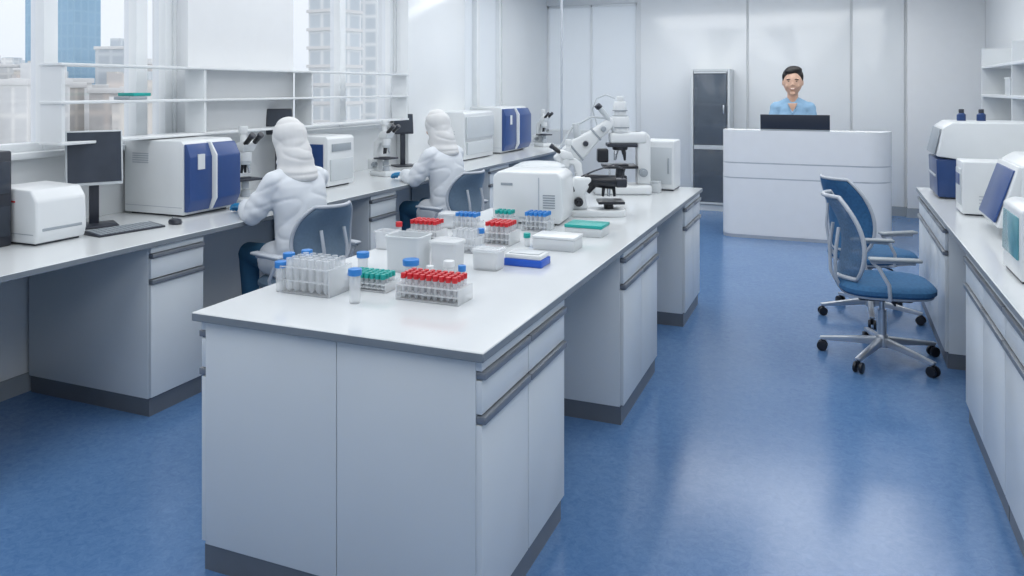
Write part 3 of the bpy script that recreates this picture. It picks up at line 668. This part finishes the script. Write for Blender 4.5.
for i in range(5):
    for j in range(13): 
        xx=-.055+i*.027; yy=-.165+j*.027; zz=.0195-(xx+.075)*.08; box(b,xx-.011,xx+.011,yy-.011,yy+.011,zz-.002,zz+.005)
obj('keys',b,'grey',t)
t=thing('computer_mouse','black mouse beside the keyboard','mouse',(-3.50,3.43,.9),math.radians(-15))
b=BM(); sloft(b,[(0,0,0,.045,.028),(0,0,.012,.05,.031),(0,0,.026,.042,.026),(0,0,.033,.02,.013)],24,.85); obj('shell',b,'dark',t)
b=BM(); cyl(b,(-.022,-.004,.030),(-.022,.004,.030),.008,n=12); obj('scroll_wheel',b,'grey',t)
def analyzer(label,loc,dx,dy,h,kind=0):
    t=thing('analyzer',label,'instrument',loc)
    b=BM(); prism(b,[(-dx/2,.012),(dx/2-.02,.012),(dx/2-.02,h-.02),(dx/2-.04,h),(-dx/2,h)],-dy/2,dy/2,'Y',.007,2); obj('housing',b,'white',t)
    b=BM(); box(b,-dx/2+.03,dx/2-.05,-dy/2+.03,dy/2-.03,0,.013); obj('feet',b,'dark',t)
    b=BM(); box(b,-dx/2+.01,dx/2-.03,-dy/2-.0015,-dy/2+.002,h*.12,h*.12+.004); obj('panel_seam',b,'lgrey',t)
    if kind==0:
        b=BM(); prism(b,[(dx/2-.02,.03),(dx/2+.005,.03),(dx/2+.03,.10),(dx/2+.03,h-.10),(dx/2,h-.02),(dx/2-.02,h-.02)],-dy/2+.005,-dy*.06,'Y',.005); f=obj('front_door',b,'blue',t)
        b=BM(); sloft(b,[(dx/2+.031,-dy*.28,h*.62,.006,.028),(dx/2+.031,-dy*.28,h*.82,.006,.028)],20,.5); obj('door_window',b,'white',f)
        b=BM(); prism(b,[(dx/2-.02,.03),(dx/2+.02,.03),(dx/2+.055,.10),(dx/2+.055,h-.10),(dx/2+.01,h-.02),(dx/2-.02,h-.02)],-dy*.02,dy/2-.01,'Y',.010,3); obj('side_door',b,'blue',t)
        b=BM(); prism(b,[(dx/2-.02,.03),(dx/2+.02,.03),(dx/2+.06,.10),(dx/2+.06,h-.09),(dx/2+.012,h-.012),(dx/2-.02,h-.012)],-dy*.06,-dy*.025,'Y',.004); obj('divider_strip',b,'white',t)
        b=BM(); vents(b,-dx*.36,-dx*.1,-dy/2-.001,h*.70,h*.82,5); obj('vent',b,'lgrey',t)
    if kind==1:
        b=BM(); prism(b,[(-dx/2+.02,.06),(dx/2-.06,.06),(dx/2-.06,h-.06),(-dx/2+.02,h-.06)],-dy/2-.012,-dy/2,'Y',.004); obj('side_panel',b,'navy',t)
        b=BM(); box(b,dx/2-.02,dx/2-.008,-dy/2+.03,dy/2-.03,.05,h*.55,.004); obj('front_door',b,'offw',t)
        b=BM(); box(b,dx/2-.02,dx/2-.012,-dy/2+.05,dy/2-.05,h*.70,h*.85,.003); obj('display',b,'grey',t)
    if kind==2:
        b=BM(); box(b,dx/2-.02,dx/2+.004,-dy/2+.02,dy/2-.02,h*.45,h-.05,.006); obj('hood',b,'offw',t)
        b=BM(); box(b,dx/2-.02,dx/2+.003,-dy/2+.04,dy/2-.04,.06,h*.38,.006); obj('front_door',b,'offw',t)
        b=BM(); vents(b,-dx*.3,dx*.2,-dy/2-.001,h*.3,h*.6,6); obj('vent',b,'lgrey',t)
    return t
analyzer('large white instrument with two blue front doors between the mouse and nearer person',(-3.85,3.82,.9),.50,.42,.46,0)
analyzer('white box instrument with navy side between the two seated people on the window bench',(-3.84,5.27,.9),.44,.36,.40,1)
analyzer('large white instrument with grey vents behind the farther seated person',(-3.85,7.92,.9),.44,.75,.52,2)
analyzer('white and blue instrument at the far end of the window bench',(-3.85,8.95,.9),.44,.80,.55,0)
# right bench
t=thing('analyzer','white hooded instrument with dark blue front at the far end of the right bench','instrument',(1.12,6.50,.9))
b=BM(); prism(b,[(-.46,.30),(-.42,.50),(-.36,.54),(.45,.54),(.45,.01),(-.30,.01),(-.30,.28)],-.27,.27,'Y',.010,3); obj('housing',b,'white',t)
b=BM(); prism(b,[(-.45,.012),(-.30,.012),(-.30,.28),(-.46,.28)],-.25,.25,'Y',.010,3); obj('front_drawer',b,'navy',t)
b=BM(); box(b,-.466,-.452,-.20,.20,.15,.165,.003); obj('drawer_handle',b,'lgrey',t)
b=BM(); prism(b,[(-.475,.31),(-.465,.31),(-.425,.49),(-.435,.49)],-.22,.22,'Y',.002); obj('hood_window',b,'grey',t)
b=BM(); vents(b,.0,.3,-.272,.12,.24,5); obj('vent',b,'lgrey',t)
b=BM(); box(b,-.29,.44,-.2725,-.27,.285,.291); obj('panel_seam',b,'grey',t)
b=BM(); box(b,-.4,.4,-.23,.23,0,.012); obj('feet',b,'dark',t)
for i,(px,py) in enumerate(((.86,6.60),(.99,6.62))):
    t=thing('reagent_bottle','small bottle with dark cap standing on top of the hooded instrument, %s one'%('left' if i==0 else 'right'),'bottle',(px,py,1.44))
    b=BM(); sloft(b,[(0,0,0,.03,.03),(0,0,.045,.03,.03),(0,0,.06,.015,.015)],20); obj('body',b,'navy',t)
    b=BM(); cyl(b,(0,0,.055),(0,0,.085),.018,n=16,r=.003); obj('cap',b,'dark',t)
t=thing('power_supply','narrow white box instrument standing between the hooded and the slanted-screen instruments','instrument',(.86,5.62,.9))
b=BM(); box(b,-.14,.16,-.13,.13,.01,.33,.008,3); obj('housing',b,'white',t)
b=BM(); box(b,-.146,-.14,-.10,.10,.06,.28,.003); obj('front_panel',b,'offw',t)
b=BM(); box(b,-.150,-.146,-.07,.07,.18,.25,.002); obj('display',b,'blue',t)
b=BM(); vents(b,-.05,.10,-.131,.06,.12,4); obj('vent',b,'lgrey',t)
b=BM(); box(b,-.12,.14,-.11,.11,0,.01); obj('feet',b,'dark',t)
t=thing('analyzer','white instrument with slanted blue front screen in the middle of the right bench','instrument',(1.08,4.95,.9))
b=BM(); prism(b,[(-.22,.012),(.40,.012),(.40,.42),(-.14,.42),(-.20,.38)],-.30,.28,'Y',.012,3); obj('housing',b,'white',t)
b=BM(); prism(b,[(-.31,.06),(-.24,.06),(-.165,.36),(-.215,.38)],-.28,.26,'Y',.008,3); s=obj('screen_housing',b,'white',t)
b=BM(); prism(b,[(-.320,.085),(-.310,.08),(-.222,.355),(-.231,.355)],-.235,.22,'Y',.003); obj('screen',b,'blue',s)
b=BM(); box(b,-.20,.36,-.26,.24,0,.014); obj('feet',b,'dark',t)
b=BM(); vents(b,.05,.3,-.302,.25,.34,4); obj('vent',b,'lgrey',t)
b=BM(); box(b,-.05,.30,-.304,-.30,.04,.18,.003); obj('side_hatch',b,'offw',t)
t=thing('touchscreen_device','small white device with teal screen at the front of the right bench','device',(.80,3.82,.9))
b=BM(); prism(b,[(-.12,.01),(.15,.01),(.15,.28),(-.08,.31),(-.12,.29)],-.18,.18,'Y',.012,3); obj('housing',b,'white',t)
b=BM(); prism(b,[(-.128,.09),(-.12,.09),(-.115,.26),(-.123,.26)],-.15,.15,'Y',.002); obj('screen',b,'mirror',t)
b=BM(); box(b,-.11,.13,-.16,.16,0,.012); obj('feet',b,'dark',t)
t=thing('analyzer','bulky off-white instrument with grey lid nearest the camera on the right bench','instrument',(1.36,4.15,.9))
b=BM(); box(b,-.30,.30,-.25,.25,.01,.40,.02,3); obj('housing',b,'offw',t)
b=BM(); box(b,-.28,.28,-.23,.23,.40,.43,.012); obj('lid',b,'lgrey',t)
b=BM(); box(b,-.27,.27,-.22,.22,0,.012); obj('feet',b,'dark',t)
# ---------------- tubes, racks, boxes ----------------
def make_tube(label,loc,cap,group,h=.075,r=.008,cr=.0105,ch=.016,capname='cap'):
    t=thing('sample_tube',label,'tube',loc,group=group)
    b=BM(); sloft(b,[(0,0,0,r*.3,r*.3),(0,0,r*.4,r*.75,r*.75),(0,0,r,r,r),(0,0,h,r,r)],12); obj('tube_body',b,'clear',t)
    if cap:
        b=BM(); cyl(b,(0,0,h-.004),(0,0,h+ch),cr,cr*.96,n=14,r=.0015); obj('cap',b,cap,t)
    return t
def rack(u,v,nx,ny,sp,rh,label,mat_,cap,tlabel,tgroup,rot=0,h=.075,r=.008,cr=.0105,skip=None,mid=True,loc=None):
    x,y=loc or at(u,v)
    t=thing('tube_rack',label,'rack',(x,y,.9),rot)
    W,D=nx*sp,ny*sp
    b=BM(); box(b,-W/2-.006,W/2+.006,-D/2-.006,D/2+.006,0,.006,.0015); obj('bottom_plate',b,mat_,t)
    zs=[rh]+([rh*.5] if mid else [])
    for z in zs:
        b=BM(); bw=max(.0022,(sp-2*r)/2-.0012)
        for i in range(nx+1): xx=-W/2+i*sp; box(b,xx-bw,xx+bw,-D/2-.006,D/2+.006,z-.002,z+.002)
        for j in range(ny+1): yy=-D/2+j*sp; box(b,-W/2-.006,W/2+.006,yy-bw,yy+bw,z-.0018,z+.0018)
        obj('grid_plate',b,mat_,t)
    for q in (-1,1):
        b=BM(); box(b,q*(W/2+.0085)-.0025,q*(W/2+.0085)+.0025,-D/2-.006,D/2+.006,0,rh+.004,.001); obj('end_plate',b,mat_,t)
    proto=None; c_,s_=math.cos(rot),math.sin(rot)
    for i in range(nx):
        for j in range(ny):
            if skip and skip(i,j): continue
            lx,ly=-W/2+(i+.5)*sp,-D/2+(j+.5)*sp
            P=(x+lx*c_-ly*s_,y+lx*s_+ly*c_,.9062)
            if proto is None: proto=make_tube(tlabel,P,cap,tgroup,h,r,cr)
            else: dup(proto,P,0)
    return t
rack(434,299,9,4,.0265,.055,'white tube rack full of red-capped tubes, nearest the camera on the island bench','milky','red','red-capped sample tube in the front rack on the island bench','red tubes in the front rack')
rack(372,288,7,4,.024,.030,'low white rack of teal-capped tubes behind the front red rack','milky','teal','teal-capped tube in the low rack left of the front red rack','teal tubes in the low rack',h=.045)
rack(316,291,6,4,.034,.10,'tall clear tube rack with empty clear tubes at left of the island bench','clear',None,'uncapped clear tube in the tall clear rack','clear tubes in the tall rack',h=.125,r=.0125)
rack(427,240,6,4,.026,.055,'white rack of red-capped tubes behind the big white tub','milky','red','red-capped tube in the rack behind the big white tub','red tubes behind the white tub',h=.085)
rack(501,243,5,5,.026,.06,'white rack of red-capped tubes near the blue tray','milky','red','red-capped tube in the rack near the blue tray','red tubes near the blue tray',h=.09)
rack(468,232,5,3,.026,.06,'small clear rack of blue-capped tubes between the two rear red racks','clear','lblue','blue-capped tube in the small rack between the rear red racks','blue tubes between red racks',h=.085)
rack(538,230,5,4,.026,.055,'small clear rack of light blue-capped tubes in front of the white box instrument','clear','lblue','light blue-capped tube in the rack in front of the white box instrument','blue tubes by the instrument',h=.08)
rack(466,251,4,3,.03,.07,'clear rack of empty tubes between the milky box and the blue tray','clear',None,'uncapped clear tube in the rack beside the milky box','clear tubes beside milky box',h=.10,r=.011)
rack(505,228,4,3,.026,.06,'small white rack of teal-capped tubes at the back, left of the white box instrument','milky','teal','teal-capped tube in the small rear rack','teal tubes in the rear rack',h=.08)
def falcon(u,v,label,cap='lblue',h=.115,r=.0150):
    x,y=at(u,v)
    t=thing('centrifuge_tube',label,'tube',(x,y,.9))
    b=BM(); sloft(b,[(0,0,0,r*.9,r*.9),(0,0,.006,r,r),(0,0,h,r,r)],18); obj('tube_body',b,'milky',t)
    b=BM(); cyl(b,(0,0,h-.004),(0,0,h+.02),r*1.25,n=20,r=.002); obj('cap',b,cap,t)
    return t
falcon(281,291,'blue-capped standing tube left of the tall clear rack, front one',h=.095,r=.019)
falcon(289,281,'blue-capped standing tube left of the tall clear rack, rear one',h=.095,r=.019)
falcon(355,303,'blue-capped standing tube right of the tall clear rack',h=.105,r=.020)
falcon(307,279,'blue-capped tube standing behind the tall clear rack',h=.10,r=.018)
falcon(411,280,'fat blue-capped tube standing in front of the big white tub',h=.065,r=.027)
falcon(363,268,'short blue-capped bottle left of the big white tub, behind the teal rack',h=.05,r=.022)
falcon(449,283,'clear tube with white cap standing right of the fat blue-capped tube','white',h=.07,r=.018)
falcon(430,283,'small clear tube with white cap between the fat blue-capped tube and the milky box','white',h=.05,r=.012)
falcon(481,250,'clear tube with blue cap standing behind the clear lidded box',h=.085,r=.014)
falcon(399,246,'clear tube with red cap standing behind the big white tub','red',h=.10,r=.013)
falcon(462,280,'small blue-capped tube standing left of the clear lidded box',h=.04,r=.013)
falcon(527,246,'short teal-capped tube standing left of the flat white box','teal',h=.045,r=.014)
x,y=at(352,281)
t=thing('centrifuge_tube','blue-capped tube lying down between the big white tub and tall clear rack','tube',(x+.02,y+.04,.9135),math.radians(200))
b=BM(); cyl(b,(-.05,0,0),(.045,0,0),.0125,n=16,r=.002); obj('tube_body',b,'milky',t)
b=BM(); cyl(b,(.043,0,0),(.06,0,0),.0135,n=18,r=.002); obj('cap',b,'bblue',t)
def tub(u,v,w,d,h,label,m='bin',lid=None,cat='box',name='plastic_tub',taper=.92):
    x,y=at(u,v); y+=d/2
    t=thing(name,label,cat,(x,y,.9))
    b=BM()
    o=[(0,0,0,w/2*taper,d/2*taper),(0,0,.004,w/2*taper+.002,d/2*taper+.002),(0,0,h,w/2,d/2),(0,0,h+.001,w/2+.005,d/2+.005),(0,0,h+.007,w/2+.005,d/2+.005),(0,0,h+.007,w/2-.004,d/2-.004),(0,0,.008,w/2*taper-.003,d/2*taper-.003)]
    sloft(b,o,40,.28); obj('tub_body',b,m,t,angle=30)
    if lid:
        b=BM(); sloft(b,[(0,0,h+.0075,w/2+.004,d/2+.004),(0,0,h+.014,w/2+.004,d/2+.004),(0,0,h+.018,w/2-.004,d/2-.004)],40,.28); obj('lid',b,lid,t,angle=30)
    return t
tub(401,273,.165,.13,.145,'big white plastic tub in the middle of the racks on the island bench')
tub(442,274,.125,.10,.12,'milky translucent box right of the big white tub',m='milky',lid='milky')
tub(484,271,.12,.10,.075,'clear lidded box just left of the blue tray',m='milky',lid='clear')
tub(382,250,.09,.09,.08,'small milky box behind the big white tub at the bench edge',m='milky')
tub(446,229,.10,.09,.07,'small clear box behind the rear red-capped rack',m='clear',lid='milky')
def slab(u,v,w,d,parts,label,name='tip_box',rot=0):
    x,y=at(u,v); t=thing(name,label,'box',(x,y+d/2,.9),rot)
    for (n,z0,z1,m,i) in parts:
        b=BM(); box(b,-w/2+i,w/2-i,-d/2+i,d/2-i,z0,z1,.004); obj(n,b,m,t)
    return t
slab(522,267,.18,.12,[('base',0,.032,'bblue',0),('lid',.032,.052,'white',.006),('insert',.052,.056,'offw',.02)],'blue tray with white lid on the island bench')
slab(553,251,.21,.14,[('base',0,.055,'bin',0),('lid',.055,.068,'white',-.003)],'flat white box on the island bench beside the teal-lidded box')
slab(583,237,.20,.15,[('base',0,.045,'bin',0),('lid',.045,.062,'teal',-.003)],'flat teal-lidded box on the island bench below the low microscope')
slab(655,193,.07,.07,[('base',0,.07,'bin',0),('lid',.07,.085,'offw',.004)],'small pale box in front of the tall microscope')
# ---------------- city outside ----------------
GZ=-22
b=BM(); box(b,-700,-8,-60,500,GZ-.5,GZ); struct('ground',b,'ground')
placed=[]
def building(u,d,w,zt,m,label,group=None,tower=False,force=False):
    x,y=atd(u,d)
    for (px,py,pw) in placed:
        if math.hypot(px-x,py-y)<(pw+w)*.72 and not force: return None
    placed.append((x,y,w))
    t=thing('building',label,'building',(x,y,GZ),random.uniform(-.2,.5),group=group); h=zt-GZ
    b=BM(); box(b,-w/2,w/2,-w/2,w/2,0,h-.6); obj('wall',b,m,t)
    b=BM(); box(b,-w/2-.2,w/2+.2,-w/2-.2,w/2+.2,h-.6,h,.05); obj('roof',b,'b_roof',t)
    b=BM(); box(b,-w*.2,w*.15,-w*.2,w*.2,h,h+1.6); obj('roof_hut',b,m,t)
    if tower:
        b=BM()
        for k in range(int(h/3)): box(b,-w/2-.25,w/2+.25,-w/2-.25,w/2+.25,k*3,k*3+.5)
        obj('floor_band',b,'b_roof',t)
    return t
building(76,190,7.5,60,'b_blue','tall blue glass tower seen through the left window')
building(34,230,3.2,60,'b_blue','slender pale blue tower at the left edge of the left window')
building(120,150,6,9.5,'b_slate','mid-height grey-blue office block right of the tall blue tower')
building(335,130,6,60,'b_grey','tall grey tower with floor bands seen through the second window',tower=True)
building(372,170,4,60,'b_grey','narrow grey tower right of the banded tower in the second window')
cols=['b_tan','b_white','b_rose','b_slate']; k=0; tries=0
while k<110 and tries<3500:
    tries+=1
    u=random.uniform(-40,170) if k<84 else random.uniform(290,400)
    if k%3==0: d=random.uniform(170,280); vt=random.uniform(60,76)
    else: d=random.uniform(75,170); vt=random.uniform(78,118)
    zt=1.68-(vt-88)*d/785
    if building(u,d,random.uniform(3.5,6.5) if d<170 else random.uniform(6,10),zt,cols[k%4],'low pale city building beyond the windows','low city buildings beyond the windows'): k+=1
# ---------------- light ----------------
w=bpy.data.worlds.new('world'); bpy.context.scene.world=w; w.use_nodes=True; nt=w.node_tree
bg=nt.nodes['Background']; tcn=nt.nodes.new('ShaderNodeTexCoord'); sp=nt.nodes.new('ShaderNodeSeparateXYZ'); rp=nt.nodes.new('ShaderNodeValToRGB')
nt.links.new(tcn.outputs['Generated'],sp.inputs[0]); nt.links.new(sp.outputs[2],rp.inputs['Fac']); nt.links.new(rp.outputs[0],bg.inputs['Color'])
rp.color_ramp.elements[0].color=(.66,.70,.74,1); rp.color_ramp.elements[1].color=(1,1,1,1); rp.color_ramp.elements[1].position=.45; bg.inputs['Strength'].default_value=1.4
def area(loc,sx,sy,p,rot=(0,0,0),col=(1,1,.985)):  # unseen area lights without fixtures, added for bright soft room light
    l=bpy.data.lights.new('ceiling_fill_light','AREA'); l.shape='RECTANGLE'; l.size=sx; l.size_y=sy; l.energy=p; l.color=col
    o=bpy.data.objects.new('ceiling_fill_light',l); C.objects.link(o); o.location=loc; o.rotation_euler=rot
for y in (0.4,3.0,5.6,8.2):
    for x in (-2.7,.2): area((x,y,ZC-.03),1.8,2.2,27)
area((-1.2,9.8,ZC-.03),4.0,.9,46)  # wide added light, raised to brighten the back wall
